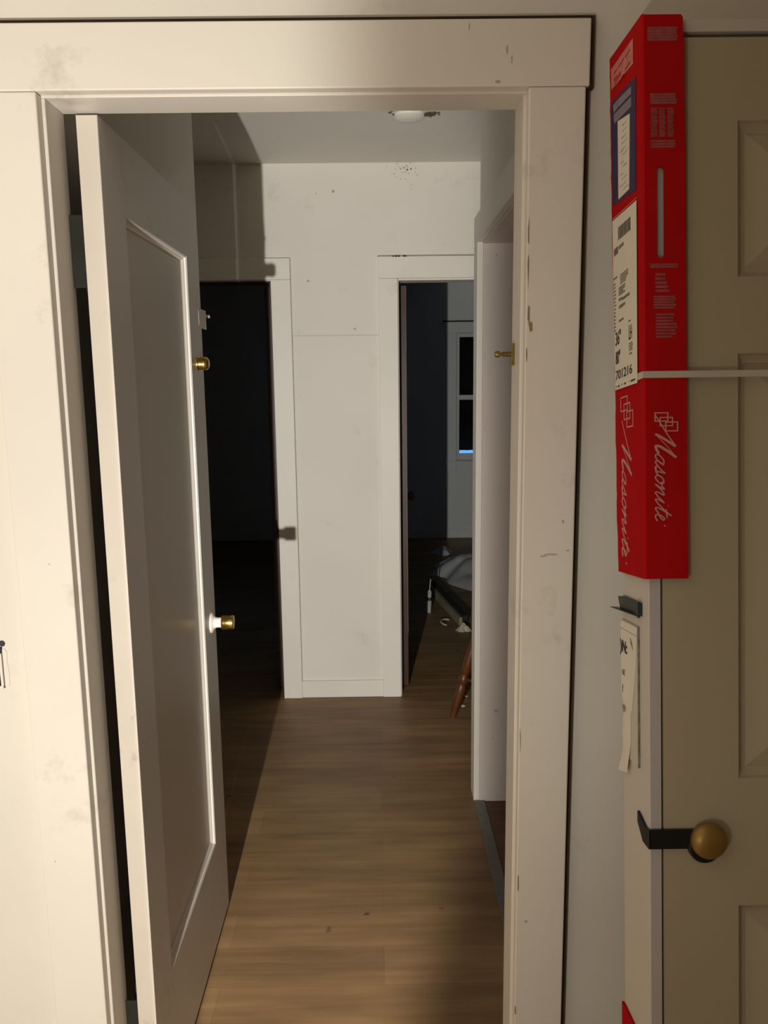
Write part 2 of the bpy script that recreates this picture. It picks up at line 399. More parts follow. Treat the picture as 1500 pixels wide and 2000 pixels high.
b = MB(); b.tube([(-.73, YN0+.05, 1.10), (-.728, YN0+.03, 1.105), (-.715, YN0+.018, 1.11), (-.71, YN0+.02, 1.095)], .002); b.tube([(-.742, YN0+.05, 1.12), (-.735, YN0+.02, 1.125), (-.728, YN0+.022, 1.11)], .002)
part(b, 'wire', M['steel'], sb, smooth=True)
b = MB(); b.lathe([(.006, 0), (.0055, .0008)], (-.6985, YN0-.0002, 1.146), (0, -1, 0), 14); part(b, 'screw_hole', M['plug'], sb)

# ------------------------------------------------------------------ the open white door
XD1, XD0 = -.482, -.5195
D0, D1, DZ0, DZ1 = 1.51, 2.293, .012, 2.082
P0, P1, PZ0, PZ1 = 1.643, 2.150, .300, 1.936
d1 = struct(empty('door_1', (-.5, D0, 0)), 'white single-panel door standing open on the left, seen along its face', 'door')
RC = .015
def panel_door_leaf(x0, x1, y0, y1, z0, z1, py0, py1, pz0, pz1, rc):
    m = MB()
    m.wall('x', x0, x1, (y0, y1), (z0, z1), [(py0, py1, pz0, pz1)])
    m.wall('x', x0+rc, x1-rc, (py0, py1), (pz0, pz1), [])
    return m
lf = panel_door_leaf(XD0, XD1, D0, D1, DZ0, DZ1, P0, P1, PZ0, PZ1, RC)
part(lf, 'door_leaf', M['door'], d1)
# raw painted hinge edge strip (lighter cream)
part(MB().box((XD0+.0004, D0-.0012, DZ0+.001), (XD1-.0004, D0, DZ1-.001)), 'hinge_edge', M['dooredge'], d1, label='cream hinge edge of the door with scuffed paint')
b = MB()
def mould(mb, side):
    # stepped moulding around the panel: profile (inset from frame edge, depth below face)
    prof = [(.0004, .0006), (.004, .0022), (.0042, .0060), (.0085, .0085), (.0112, .0125), (.0116, RC-.0002)]
    X = XD1 if side > 0 else XD0
    def P(ins, dep, cy, cz):
        y = P0+ins if cy == 0 else P1-ins; z = PZ0+ins if cz == 0 else PZ1-ins
        return (X-side*dep, y, z)
    cs = [(0, 0), (1, 0), (1, 1), (0, 1)]
    for i in range(4):
        c0, c1 = cs[i], cs[(i+1) % 4]
        for k in range(len(prof)-1):
            p, q = prof[k], prof[k+1]
            mb.quad([P(p[0], p[1], *c0), P(p[0], p[1], *c1), P(q[0], q[1], *c1), P(q[0], q[1], *c0)])
mould(b, 1); mould(b, -1)
part(b, 'panel_moulding', M['knobwhite'], d1)
for zc in (1.852, .275):
    h = MB()
    h.box((XD0-.0255, YN1-.012, zc-.063), (XD0-.0005, YN1-.0095, zc+.063))
    h.box((XD0-.0035, YN1-.0095, zc-.063), (XD0, YN1+.028, zc+.063))
    h.lathe([(.0062, -.064), (.0062, .064)], (XD0-.0125, YN1+.034, zc), (0, 0, 1), 14)
    h.lathe([(.004, -.068), (.0045, .069)], (XD0-.0125, YN1+.034, zc), (0, 0, 1), 10)
    part(h, 'hinge', M['hinge'], d1, .0006)
ky, kz = 2.236, .937
k = part(MB().lathe([(.030, 0), (.030, .002), (.0285, .0045), (.020, .008), (.0155, .013), (.0145, .020), (.0150, .030)], (XD1, ky, kz), (1, 0, 0), 32), 'knob_rosette', M['knobwhite'], d1, smooth=True, label='white painted rosette and neck')
kk = MB().lathe([(.0135, 0), (.0195, .0015), (.0208, .004), (.0200, .010), (.0205, .012), (.0205, .030), (.0195, .034), (.017, .035), (.008, .0335)], (XD1+.029, ky, kz), (1, 0, 0), 32).build('door_knob', M['brass'], None, smooth=True)
kk.parent = k; kk.matrix_parent_inverse = k.matrix_parent_inverse.copy() ; kk['label'] = 'brass knob'
kk.matrix_parent_inverse = (Matrix.Translation(d1.location)).inverted() if False else Matrix.Identity(4)
dy, dz = 2.222, 1.667
part(MB().lathe([(.0195, 0), (.0195, .003), (.017, .005), (.0165, .014), (.0185, .0155), (.0185, .019), (.016, .026), (.011, .030)], (XD1, dy, dz), (1, 0, 0), 28), 'deadbolt_cylinder', M['brass'], d1, smooth=True, label='brass deadbolt cylinder')
b = MB(); b.box((XD1, 2.262, 1.772), (XD1+.0006, 2.293, 1.810)); b.box((XD1-.0035, 2.294, 1.765), (XD1-.0005, 2.362, 1.817)); b.lathe([(.004, 0), (.0045, .004), (.006, .008), (.003, .011)], (XD1-.004, 2.40, 1.805), (0, 1, 0), 12); b.box((XD1-.006, 2.362, 1.803), (XD1-.003, 2.402, 1.807))
lp = part(b, 'hasp', M['door'], d1, .0006, label='painted hasp sticking out past the free edge')
b = MB(); b.box((XD0+.006, D1, 1.775), (XD1-.006, D1+.0015, 1.845)); b.box((XD0+.012, D1, .90), (XD1-.012, D1+.0015, .965))
part(b, 'edge_plate', M['steel'], d1)

# ------------------------------------------------------------------ end wall doorways: casings, dark doors
CT = .018
t2 = struct(empty('trim_2', (-.45, YE0, 0)), 'white casing of the dark left doorway at the hall end', 'door frame')
part(MB().box((-.495, YE0-CT, 0), (-.402, YE0, 2.0905)), 'side_casing', M['white_trim'], t2, .002)
part(MB().box((-1.352, YE0-CT, 0), (-1.259, YE0, 2.0905)), 'side_casing', M['white_trim'], t2, .002)
part(MB().box((-1.352, YE0-CT, 2.0912), (-.402, YE0, 2.189)), 'head_casing', M['white_trim'], t2, .002)
b = MB(); b.box((-.4018, YE0-.006, 0), (-.3995, YE0, 2.189)); part(b, 'casing_gap', M['faint'], t2)
b = MB(); b.box((-.497, YE0-.0003, 0), (-.5035, YE1, 2.0865)); b.box((-1.257, YE0-.0003, 0), (-1.2505, YE1, 2.0865)); b.box((-1.2505, YE0-.0003, 2.080), (-.5035, YE1, 2.0868))
part(b, 'jamb_lining', M['brown'], t2, label='dark brown stained jamb lining')
t3 = struct(empty('trim_3', (.06, YE0, 0)), 'white casing of the right doorway at the hall end', 'door frame')
part(MB().box((.016, YE0-CT, 0), (.108, YE0, 2.0905)), 'side_casing', M['white_trim'], t3, .002)
part(MB().box((.870, YE0-CT, 0), (.962, YE0, 2.0905)), 'side_casing', M['white_trim'], t3, .002)
part(MB().box((.016, YE0-CT, 2.0912), (.962, YE0, 2.191)), 'head_casing', M['white_trim'], t3, .002)
b = MB(); rnd = random.Random(11)
b.box((.014, YE0-.017, 2.1911), (.962, YE0, 2.1945))
part(b, 'dirty_gap', M['faint'], t3, label='dirty brown line along the top of the casing')
b = MB(); rnd = random.Random(2)
for i in range(14):
    x = .07+.05*rnd.random()+.03*rnd.random(); r = .004*rnd.uniform(.5, 1.1)
    b.box((x-r, YE0-CT-.0008, 2.189), (x+r, YE0-CT+.004, 2.1925+r*.6))
part(b, 'dirt_crumbs', M['dirty'], t3)
b = MB(); b.box((.109, YE0-.0003, 0), (.1125, YE1, 2.0865)); b.box((.869, YE0-.0003, 0), (.8655, YE1, 2.0865)); b.box((.1125, YE0-.0003, 2.083), (.8655, YE1, 2.0868))
part(b, 'jamb_lining', M['white_trim'], t3)

def dark_door(name, x0, x1, y0, y1, label):
    e = struct(empty(name, ((x0+x1)/2, y0, 0)), label, 'door')
    m = MB(); m.wall('x', x0, x1, (y0, y1), (.012, 2.07), [(y0+.12, y1-.12, .25, .95), (y0+.12, y1-.12, 1.08, 1.93)])
    m.wall('x', x0+.010, x1-.010, (y0+.12, y1-.12), (.25, .95), []); m.wall('x', x0+.010, x1-.010, (y0+.12, y1-.12), (1.08, 1.93), [])
    part(m, 'door_leaf', M['brown'], e)
    for s, xx in ((1, x1), (-1, x0)):
        part(MB().lathe([(.028, 0), (.026, .004), (.011, .012), (.011, .03), (.026, .042), (.028, .055), (.018, .064)], (xx, y1-.065, .93), (s, 0, 0), 22), 'door_knob', M['oldbrass'], e, smooth=True)
    return e
dark_door('door_2', -.5425, -.5045, YE1+.004, YE1+.75, 'dark brown stained door opened inward in the left doorway at the hall end')
d3 = dark_door('door_3', .1135, .1505, YE1+.004, YE1+.75, 'dark brown door opened inward, seen edge-on in the right doorway at the hall end')
part(MB().box((.1495, YE1+.0028, .30), (.1512, YE1+.006, 2.068)), 'worn_edge', paint('worn_wood_edge', (.30, .20, .11), .6, .3, 20), d3, label='worn pale corner of the door edge')

# ------------------------------------------------------------------ right hall opening
t4 = struct(empty('trim_4', (XR, 2.5, 0)), 'pinkish white casing and jamb of the opening in the right hall wall', 'door frame')
XC = XR-.022
part(MB().box((XC, 2.905, 0), (XR, 2.998, 2.0855)), 'side_casing', M['white_trim'], t4, .003)
part(MB().box((XC, 2.036, 0), (XR, 2.128, 2.0855)), 'side_casing', M['white_trim'], t4, .003)
part(MB().box((XC, 2.036, 2.0862), (XR, 2.998, 2.180)), 'head_casing', M['white_trim'], t4, .003)
part(MB().box((XR-.0003, 2.900, 0), (XR+.115, 2.9198, 2.080)), 'side_jamb', M['jamb'], t4, .002)
part(MB().box((XR-.0003, 2.1102, 0), (XR+.115, 2.130, 2.080)), 'side_jamb', M['jamb'], t4, .002)
part(MB().box((XR-.0003, 2.1102, 2.080), (XR+.115, 2.9198, 2.0998)), 'head_jamb', M['jamb'], t4, .002)
b = MB(); b.box((XC+.002, 2.131, .0), (XR+.02, 2.899, .006))
part(b, 'threshold_strip', M['strip'], t4, .0015, label='grey metal threshold strip')
b = MB()
for (x, z, r) in ((XR+.045, 2.04, .0028), (XR+.058, .37, .006), (XR+.066, .37, .004), (XR+.05, .26, .0025)):
    b.lathe([(r, 0), (r*.7, .001)], (x, 2.8998, z), (0, -1, 0), 7)
part(b, 'scuff_mark', M['faint'], t4)

# ------------------------------------------------------------------ ceiling light box
cb = tag(empty('ceiling_light_box', (.14, 3.26, CZ)), 'torn ceiling light box with broken white plaster and dark holes', 'electrical box')
part(MB().lathe([(.060, 0), (.058, .010), (.045, .018), (.020, .022)], (.140, 3.285, CZ), (0, 0, -1), 24), 'plaster_patch', M['white_trim'], cb, smooth=True)
rnd = random.Random(8)
def holes_at(spots):
    b = MB()
    for (x, y, r) in spots:
        poly = [(x+r*rnd.uniform(.6, 1.2)*math.cos(a*.785), y+r*rnd.uniform(.6, 1.2)*math.sin(a*.785), CZ-.0005) for a in range(8)]
        b.prism(poly, (0, 0, -.002-rnd.random()*.002))
    part(b, 'dark_hole', M['dirty'], cb)
holes_at(((.216, 3.270, .019), (.202, 3.288, .015), (.233, 3.262, .013), (.226, 3.288, .012)))
holes_at(((.252, 3.282, .006), (.250, 3.262, .007)))
holes_at(((.066, 3.255, .007), (.072, 3.235, .006), (.080, 3.275, .008)))
b = MB(); b.tube([(.21, 3.27, CZ), (.213, 3.265, CZ-.014), (.222, 3.26, CZ-.018)], .002); b.tube([(.20, 3.27, CZ), (.196, 3.26, CZ-.012)], .002)
part(b, 'wire', M['dirty'], cb, smooth=True)

# ------------------------------------------------------------------ far room: window
w1 = struct(empty('window_1', (1.23, YF, .8)), 'boarded sash window in the dark room with a strip of blue daylight', 'window')
b = MB(); b.box((.700, YF-.02, .69), (.800, YF, 2.06)); b.box((1.66, YF-.02, .69), (1.76, YF, 2.06)); b.box((.69, YF-.02, 2.06), (1.77, YF, 2.165))
part(b, 'window_casing', M['greywall'], w1, .002)
b = MB(); b.box((.66, YF-.022, 2.166), (1.80, YF, 2.180)); part(b, 'top_ledge', M['dark'], w1)
b = MB(); b.box((.68, YF-.05, .772), (1.78, YF, .797)); part(b, 'window_sill', M['greywall'], w1, .003)
b = MB(); b.box((.801, YF+.03, .801), (.832, YF+.07, 2.059)); b.box((1.628, YF+.03, .801), (1.659, YF+.07, 2.059)); b.box((.832, YF+.03, 2.022), (1.628, YF+.07, 2.059)); b.box((.832, YF+.03, .801), (1.628, YF+.07, .862)); b.box((.832, YF+.025, 1.405), (1.628, YF+.075, 1.452))
part(b, 'sash_frame', M['greywall'], w1, .001)
part(MB().box((.834, YF+.048, .864), (1.626, YF+.052, 1.403)), 'pane', M['glass'], w1)
part(MB().box((.834, YF+.048, 1.454), (1.626, YF+.052, 2.02)), 'pane', M['glass'], w1)
b = MB(); n = 30; top = []
for i in range(n+1):
    top.append((.74+.98*i/n, YF+.165, .886+random.uniform(-.003, .004)))
b.prism(top+[(1.72, YF+.165, 2.2), (.74, YF+.165, 2.2)], (0, .015, 0))
part(b, 'board_cover', M['ply'], w1, label='dark boarding over the outside of the glass')

# ------------------------------------------------------------------ far room: things on the floor
# board lying on edge
bd = tag(empty('timber_board', (.4635, 5.61, 0), (0, 0, math.atan2(5.151-6.082, .539-.388)+math.pi)), 'dark board with a cream edge lying across the floor of the dark room', 'board')
m = MB().box((-.47, -.010, 0.0), (.47, .012, .058)); o = m.build('cream_board', M['board'], bd, .002)
m = MB().box((-.475, -.045, .0), (.475, -.0105, .072)); o = m.build('dark_board', M['boardtop'], bd, .002)
# small upright white stick with brown band
st = tag(empty('paint_roller_handle', (.345, 5.47, 0)), 'short white stick with a brown band standing at the left end of the board', 'stick')
part(MB().lathe([(.018, 0), (.018, .085)], (.345, 5.47, 0), (.05, .05, 1), 14), 'lower_handle', M['cloth'], st, smooth=True)
part(MB().lathe([(.0175, .0855), (.0175, .108)], (.345, 5.47, 0), (.05, .05, 1), 14), 'brown_band', M['orange'], st, smooth=True)
part(MB().lathe([(.016, .1085), (.016, .150), (.008, .160)], (.345, 5.47, 0), (.05, .05, 1), 14), 'upper_handle', M['cloth'], st, smooth=True)
part(MB().tube([(.354, 5.477, .155), (.357, 5.48, .20), (.363, 5.49, .235)], .004), 'wire_rod', M['cloth'], st, smooth=True)

def crumple(name, cx, cy, rx, ry, h, mat, seed, res=26, ground=0.0, fold=1.0):
    rnd = random.Random(seed); mb = MB(); N = res
    ph = [rnd.uniform(0, 6.28) for _ in range(12)]; fr = [rnd.uniform(2, 7) for _ in range(12)]
    rings = []
    for i in range(N+1):
        row = []
        for j in range(N+1):
            u, v = 2*i/N-1, 2*j/N-1
            # square to disc
            x = u*math.sqrt(1-v*v/2); y = v*math.sqrt(1-u*u/2); r = math.hypot(x, y); an = math.atan2(y, x)
            edge = 1+.16*math.sin(3*an+ph[0])+.10*math.sin(5*an+ph[1])+.06*math.sin(9*an+ph[2])
            z = (1-r**1.6)*(.7+.3*math.sin(2*x+ph[3]))
            wr = sum(abs(math.sin(fr[k]*(x*math.cos(ph[k])+y*math.sin(ph[k]))+ph[k+1])) for k in range(4, 9))/5
            z = max(0.0, z*(.55+.75*wr*fold)) if r < .995 else 0
            row.append((cx+x*rx*edge, cy+y*ry*edge, ground+.002+z*h))
        rings.append(row)
    for i in range(N):
        for j in range(N):
            mb.quad([rings[i][j], rings[i+1][j], rings[i+1][j+1], rings[i][j+1]])
    # underside closes the sheet
    outline = [rings[i][0] for i in range(N)] + [rings[N][j] for j in range(N)] + [rings[i][N] for i in range(N, 0, -1)] + [rings[0][j] for j in range(N, 0, -1)]
    low = [(p[0], p[1], ground) for p in outline]
    for i in range(len(outline)):
        j = (i+1) % len(outline); mb.quad([outline[i], low[i], low[j], outline[j]])
    mb.quad(low[::-1])
    return mb.build(name, mat, None, loc=(cx, cy, ground))
tag(crumple('dust_sheet', .84, 6.62, .40, .48, .17, M['cloth'], 21, 34), 'white dust sheet heaped on the floor below the window of the dark room', 'dust sheet')
tag(crumple('crumpled_rag', .60, 7.42, .09, .12, .055, M['cloth'], 6), 'small white crumpled rag on the floor behind the dust sheet', 'rag')
tag(crumple('crumpled_paper', .545, 5.06, .045, .05, .045, M['crumple'], 12), 'crumpled cream paper on the floor at the near end of the board', 'paper')
pr = tag(empty('plastic_ring', (.43, 5.16, 0)), 'curl of pale tape on the floor beside the crumpled paper', 'tape')
pts = [Vector((.455+.045*math.cos(a), 5.19+.07*math.sin(a), .006+.012*math.sin(a*.5)**2)) for a in [1.2+i*.32 for i in range(11)]]
part(MB().tube(pts, .006, 8), 'tape_curl', M['crumple'], pr, smooth=True)
for i, (x, y) in enumerate(((.440, 3.945), (.412, 3.82))):
    tag(crumple('plaster_crumb', x, y, .010, .008, .010, M['cloth'], 31+i, 8), ('small white crumb on the floor just inside the right doorway, behind the stool leg', 'small white crumb on the floor beside the foot of the leftmost stool leg')[i], 'crumb')

# ------------------------------------------------------------------ wooden stool whose leg shows past the hall corner
sx, sy = .625, 3.70
stl = tag(empty('wooden_stool', (sx, sy, 0)), 'orange-brown wooden stool with a splayed turned leg beside the right doorway', 'stool')
part(MB().lathe([(.16, 0), (.172, .006), (.175, .016), (.170, .026), (.150, .031), (.05, .029)], (sx, sy, .595), (0, 0, 1), 36), 'seat', M['orange'], stl, smooth=True)
tops = []
for k in range(4):
    a = math.pi/2*k+math.pi
    foot = Vector((sx+.275*math.cos(a), sy+.215*math.sin(a), 0)); top = Vector((sx+.115*math.cos(a), sy+.115*math.sin(a), .597))
    ts = [0, .03, .06, .12, .20, .26, .28, .30, .33, .36, .38, .45, .55, .66, .70, .73, .77, .85, 1]
    rs = [.015, .016, .017, .020, .0235, .025, .018, .026, .026, .018, .024, .027, .025, .020, .026, .026, .018, .020, .014]
    part(MB().tube([foot.lerp(top, t) for t in ts], rs, 14), 'leg', M['orange'], stl, smooth=True)
    tops.append((foot, top))
for k, t in ((0, .32), (1, .40), (2, .32), (3, .40)):
    p = tops[k][0].lerp(tops[k][1], t); q = tops[(k+1) % 4][0].lerp(tops[(k+1) % 4][1], t)
    part(MB().tube([p.lerp(q, s) for s in (0, .25, .5, .75, 1)], [.007, .010, .0115, .010, .007], 10), 'stretcher', M['orange'], stl, smooth=True)

# ------------------------------------------------------------------ new prehung door unit leaning at the right (local frame u right, v back, w up the slope)
A = R(7.83); UO = (.392, .952, 0); UR = (-A, 0, 0)
pd = tag(empty('prehung_door', UO, UR), 'new primed panel door in its own frame, leaning against the wall at right', 'door')
def lp_(mb, name, mat, parent=pd, bevel=0, smooth=False, label=None):
    o = mb.build(name, mat, parent, bevel, smooth)
    if label: o['label'] = label
    return o
W0 = .0175
JD = .127
m = MB(); m.box((.0, .0012, W0), (.0165, JD, 2.1235)); lp_(m, 'side_jamb', M['primejamb'], bevel=.0008)
m = MB(); m.box((.0004, 0, W0+.002), (.0162, .0012, 2.140)); lp_(m, 'jamb_edge', M['primeedge'], label='greyer front edge of the side jamb')
m = MB(); m.box((.9495, 0, W0), (.966, JD, 2.1235)); lp_(m, 'side_jamb', M['primejamb'], bevel=.0008)
m = MB(); m.box((0, .0012, 2.1237), (.966, JD, 2.141)); lp_(m, 'head_jamb', M['primejamb'], bevel=.0008)
m = MB(); m.box((.0166, .047, W0+.04), (.030, .060, 2.1236)); m.box((.936, .047, W0+.04), (.9494, .060, 2.1236)); m.box((.030, .047, 2.110), (.936, .060, 2.1236)); lp_(m, 'door_stop', M['dark'])
m = MB(); m.box((.0166, .01, W0), (.9494, JD, W0+.03)); lp_(m, 'sill', M['steel'], bevel=.001)
# slab: frame grid plus six sunk-and-raised panels
S0, S1, SZ0, SZ1, ST = .0198, .9462, .055, 2.1148, .0445
cols = ((.1295, .4280), (.5380, .8365)); rows = ((.25, .860), (1.048, 1.666), (1.7758, 1.9974))
holes = [(c[0], c[1], r_[0], r_[1]) for c in cols for r_ in rows]
m = MB(); m.wall('y', 0.0, ST, (S0, S1), (SZ0, SZ1), holes)
for (u0, u1, z0, z1) in holes:
    def ring(ins, dep): return [(u0+ins, dep, z0+ins), (u1-ins, dep, z0+ins), (u1-ins, dep, z1-ins), (u0+ins, dep, z1-ins)]
    steps = [(0, 0), (.0025, .0050), (.009, .0095), (.014, .0100), (.019, .0085), (.046, .0028), (.048, .0016)]
    for side in (0, 1):
        prev = None
        for ins, dep in steps:
            d_ = dep if side == 0 else ST-dep
            cur = ring(ins, d_)
            if prev:
                for i in range(4): m.quad([prev[i], prev[(i+1) % 4], cur[(i+1) % 4], cur[i]])
            prev = cur
        m.quad(prev)
slab = lp_(m, 'door_slab', M['prime'])
# shipping latch: black strap through the lock bore, round brass disc over it
m = MB(); m.box((-.0035, -.006, .9475), (.066, -.0008, .9755))
m.prism([(-.0045, -.006, .9475), (-.0045, -.006, .9755), (-.0045, .012, .9735), (-.0045, .046, .9845), (-.0045, .046, .968), (-.0045, .022, .9475)], (.0038, 0, 0))
m.lathe([(.0240, 0), (.0240, .007), (.022, .010)], (.0770, -.0008, .9510), (0, -1, 0), 30)
la = lp_(m, 'shipping_latch', M['black'], bevel=.0006, label='black plastic shipping latch strap over the jamb edge')
m = MB().lathe([(.0225, 0), (.0252, .003), (.0262, .008), (.0255, .013), (.0215, .018), (.013, .0215), (.004, .0225)], (.0808, -.004, .9620), (0, -1, 0), 32)
kb = m.build('round_knob', M['knobbrass'], la, smooth=True); kb['label'] = 'round tarnished brass knob'
# paper notice, torn, on the side of the jamb
m = MB(); m.box((-.0030, .0440, 1.0500), (-.0001, .1240, 1.2640)); lp_(m, 'notice_backing', M['primejamb'], label='thin backing strip under the torn notice'); m = MB(); m.box((-.0036, .0430, 1.0500), (-.0001, .0440, 1.2650)); lp_(m, 'backing_shadow_line', M['greyink'], label='painted shadow line along the edge of the backing strip')  # grey strip paints in the shadow line beside the backing
PR = [(0.0451, 1.2647), (0.0507, 1.2123), (0.0586, 1.1752), (0.0691, 1.1385), (.0715, 1.125), (0.0790, 1.1200), (0.0770, 1.0954), (0.0815, 1.0534), (0.086, 1.0306), (.088, 1.017)]
PL = [(0.1262, 1.2630), (0.1275, 1.2203), (0.1257, 1.1881), (0.1237, 1.1471), (0.116, 1.1243), (0.1139, 1.0919), (0.117, 1.0661), (0.1229, 1.0393), (0.1310, 1.0187)]
rnd = random.Random(14); m = MB(); n = 40
def at_w(P, w):
    for i in range(len(P)-1):
        if P[i][1] >= w >= P[i+1][1]:
            t = (P[i][1]-w)/(P[i][1]-P[i+1][1]); return P[i][0]*(1-t)+P[i+1][0]*t
    return P[0][0] if w > P[0][1] else P[-1][0]
prev = None
for i in range(n+1):
    t = i/n; w = 1.2632-(1.2632-1.0180)*t
    x = -.0034-(.0035*max(0, (t-.80)/.2))
    l_ = (x-.0010*math.sin(t*20)*(t > .5), at_w(PL, w)+(rnd.uniform(-.0022, .0022) if t > .35 else 0), w-.001*(1-t)); r_ = (x, at_w(PR, w), w+.010*t*t)
    if prev: m.prism([prev[0], prev[1], r_, l_], (-.0005, 0, 0))
    prev = (l_, r_)
nt_ = lp_(m, 'paper_notice', M['paper'], label='torn white paper notice stuck to the jamb side')
pl = lambda v0, w0, x=-.0046: (lambda a, c: (x, v0-a, w0+c))
m = MB(); text_mesh(m, ')N:', pl(.1268, 1.2135), .0265, (-.0003, 0, 0), 0, .016, 1.02); m.build('lettering', M['ink'], nt_)
m = MB(); text_mesh(m, 'ut', pl(.1180, 1.1765), .0190, (-.0003, 0, 0), 0, .0, .90); m.build('lettering', M['greyink'], nt_)
m = MB(); text_mesh(m, 'f', pl(.1180, 1.1480), .0185, (-.0003, 0, 0), 0, .0, .95); m.build('lettering', M['greyink'], nt_)
m = MB(); text_mesh(m, 'rgin', pl(.1165, 1.1205), .0165, (-.0003, 0, 0), 0, .0, .62); m.build('lettering', M['greyink'], nt_)
m = MB(); m.box((-.0042, .0460, 1.2495), (-.0036, .1255, 1.2501)); m.build('printed_line', M['greyink'], nt_)
m = MB(); m.prism([(-.0042, .0760, 1.242), (-.0042, .0690, 1.236), (-.0042, .0640, 1.226), (-.0042, .0730, 1.234)], (-.0006, 0, 0)); m.build('printed_mark', M['greyink'], nt_)
# dark green bent metal bracket on the side of the jamb
m = MB()
m.prism([(-.0006, .030, 1.3025), (-.0006, .030, 1.2835), (-.0006, .130, 1.281), (-.0006, .141, 1.2985), (-.0006, .108, 1.303)], (-.0032, 0, 0))
m.prism([(-.0006, .032, 1.2835), (-.0006, .150, 1.2800), (-.013, .152, 1.2804), (-.010, .036, 1.2840)], (0, 0, -.0014))
m.prism([(-.0038, .030, 1.3045), (-.0038, .030, 1.2800), (-.0038, .042, 1.2825), (-.0038, .042, 1.3035)], (-.0035, 0, 0))
lp_(m, 'metal_bracket', M['greenmetal'], bevel=.0004, label='dark green bent metal bracket')

# strapping band around the whole unit
band = tag(empty('strapping_band', UO, UR), 'white plastic strapping band pulled across the red cardboard sleeve and new door', 'strap')
m = MB(); zb0, zb1 = 1.6306, 1.6403
m.box((-.0118, -.0118, zb0), (.9680, -.0108, zb1)); m.box((-.0118, -.0108, zb0), (-.0108, .1305, zb1)); m.box((.967, -.0108, zb0), (.968, .1305, zb1)); m.box((-.0108, .1295, zb0), (.968, .1305, zb1))
m.build('band', M['band'], band, .0003)

# ------------------------------------------------------------------ red cardboard sleeve (upper)
sl = tag(empty('cardboard_sleeve', UO, UR), 'tall red cardboard sleeve with script lettering on the corner of the new door', 'packaging')
T = .0042; XO = -.0105; YO = -.0105     # outer faces
BW0, BW1, BU = 1.3428, 2.1415, .0502
def vfar(w): return .116+(w-1.342)/(2.1645-1.342)*.034
m = MB()
# front panel with rounded slot
u0s, u1s, z0s, z1s = .0095, .0205, 1.8008, 1.9290
n = 10; ur = (u1s-u0s)/2; uc = (u0s+u1s)/2
slot = [(uc+ur*math.cos(math.pi*i/n), z1s-ur+ur*math.sin(math.pi*i/n)) for i in range(n+1)] + [(uc-ur*math.cos(math.pi*i/n), z0s+ur-ur*math.sin(math.pi*i/n)) for i in range(n+1)]
outer = []
for (su, sz) in slot:
    # map each slot point to a point of the surrounding rectangle
    du, dz_ = su-uc, sz-(z0s+z1s)/2
    RU0, RU1, RZ0, RZ1 = XO+.0029, BU, 1.78, 1.95
    if sz > z1s-ur+1e-6: outer.append((RU1 if du > ur*.7 else RU0 if du < -ur*.7 else uc+du/ur/.7*((RU1-uc) if du > 0 else (uc-RU0)), RZ1))
    elif sz < z0s+ur-1e-6: outer.append((RU1 if du > ur*.7 else RU0 if du < -ur*.7 else uc+du/ur/.7*((RU1-uc) if du > 0 else (uc-RU0)), RZ0))
    else: outer.append((RU1 if du > 0 else RU0, RZ1 if dz_ > 0 else RZ0))
for y in (YO, YO+T):
    for i in range(len(slot)):
        j = (i+1) % len(slot)
        m.quad([(slot[i][0], y, slot[i][1]), (slot[j][0], y, slot[j][1]), (outer[j][0], y, outer[j][1]), (outer[i][0], y, outer[i][1])])
for i in range(len(slot)):
    j = (i+1) % len(slot); m.quad([(slot[i][0], YO, slot[i][1]), (slot[j][0], YO, slot[j][1]), (slot[j][0], YO+T, slot[j][1]), (slot[i][0], YO+T, slot[i][1])])
m.quad([(BU, YO, 1.78), (BU, YO+T, 1.78), (BU, YO+T, 1.95), (BU, YO, 1.95)])
m.prism([(XO+.0029, YO, 1.95), (BU, YO, 1.95), (BU-.0025, YO, BW1-.004), (BU-.0055, YO, BW1), (XO+.0029, YO, BW1)], (0, T, 0)); m.prism([(XO+.0029, YO, BW0), (BU+.0030, YO, BW0), (BU, YO, 1.78), (XO+.0029, YO, 1.78)], (0, T, 0))
m.build('front_panel', M['red'], sl)
m = MB(); rnd = random.Random(4)
N = 60
nearw = [BW0+(BW1+.0015-BW0)*i/N for i in range(N+1)]
prev = None
for i in range(N+1):
    t = i/N; wn = nearw[i]; wf_ = 1.3415+(2.163-1.3415)*t; vf = vfar(wf_)+rnd.uniform(-.0022, .0016)
    a = (XO, YO+.003, wn); a2 = (XO+.003, YO, wn); c = (XO-.0015*math.sin(t*11)*.3, vf, wf_)
    ci = (XO+T, vf, wf_); ai = (XO+T, YO+T, wn)
    cur = (a2, a, c, ci, ai)
    if prev:
        for k in range(5): m.quad([prev[k], prev[(k+1) % 5], cur[(k+1) % 5], cur[k]])
    else: m.quad(list(cur))
    prev = cur
m.quad(list(prev)[::-1])
m.build('side_panel', M['red'], sl)
m = MB(); m.box((.0118, -.0045, 1.785), (.0330, -.0030, 1.945)); m.build('inner_liner', M['liner'], sl)
# rolled back flap behind the front panel on the right
m = MB(); m.box((BU-.0062, YO+T+.0002, BW0+.012), (BU+.0035, -.0006, BW1-.03)); m.build('inner_flap', M['kraft'], sl)

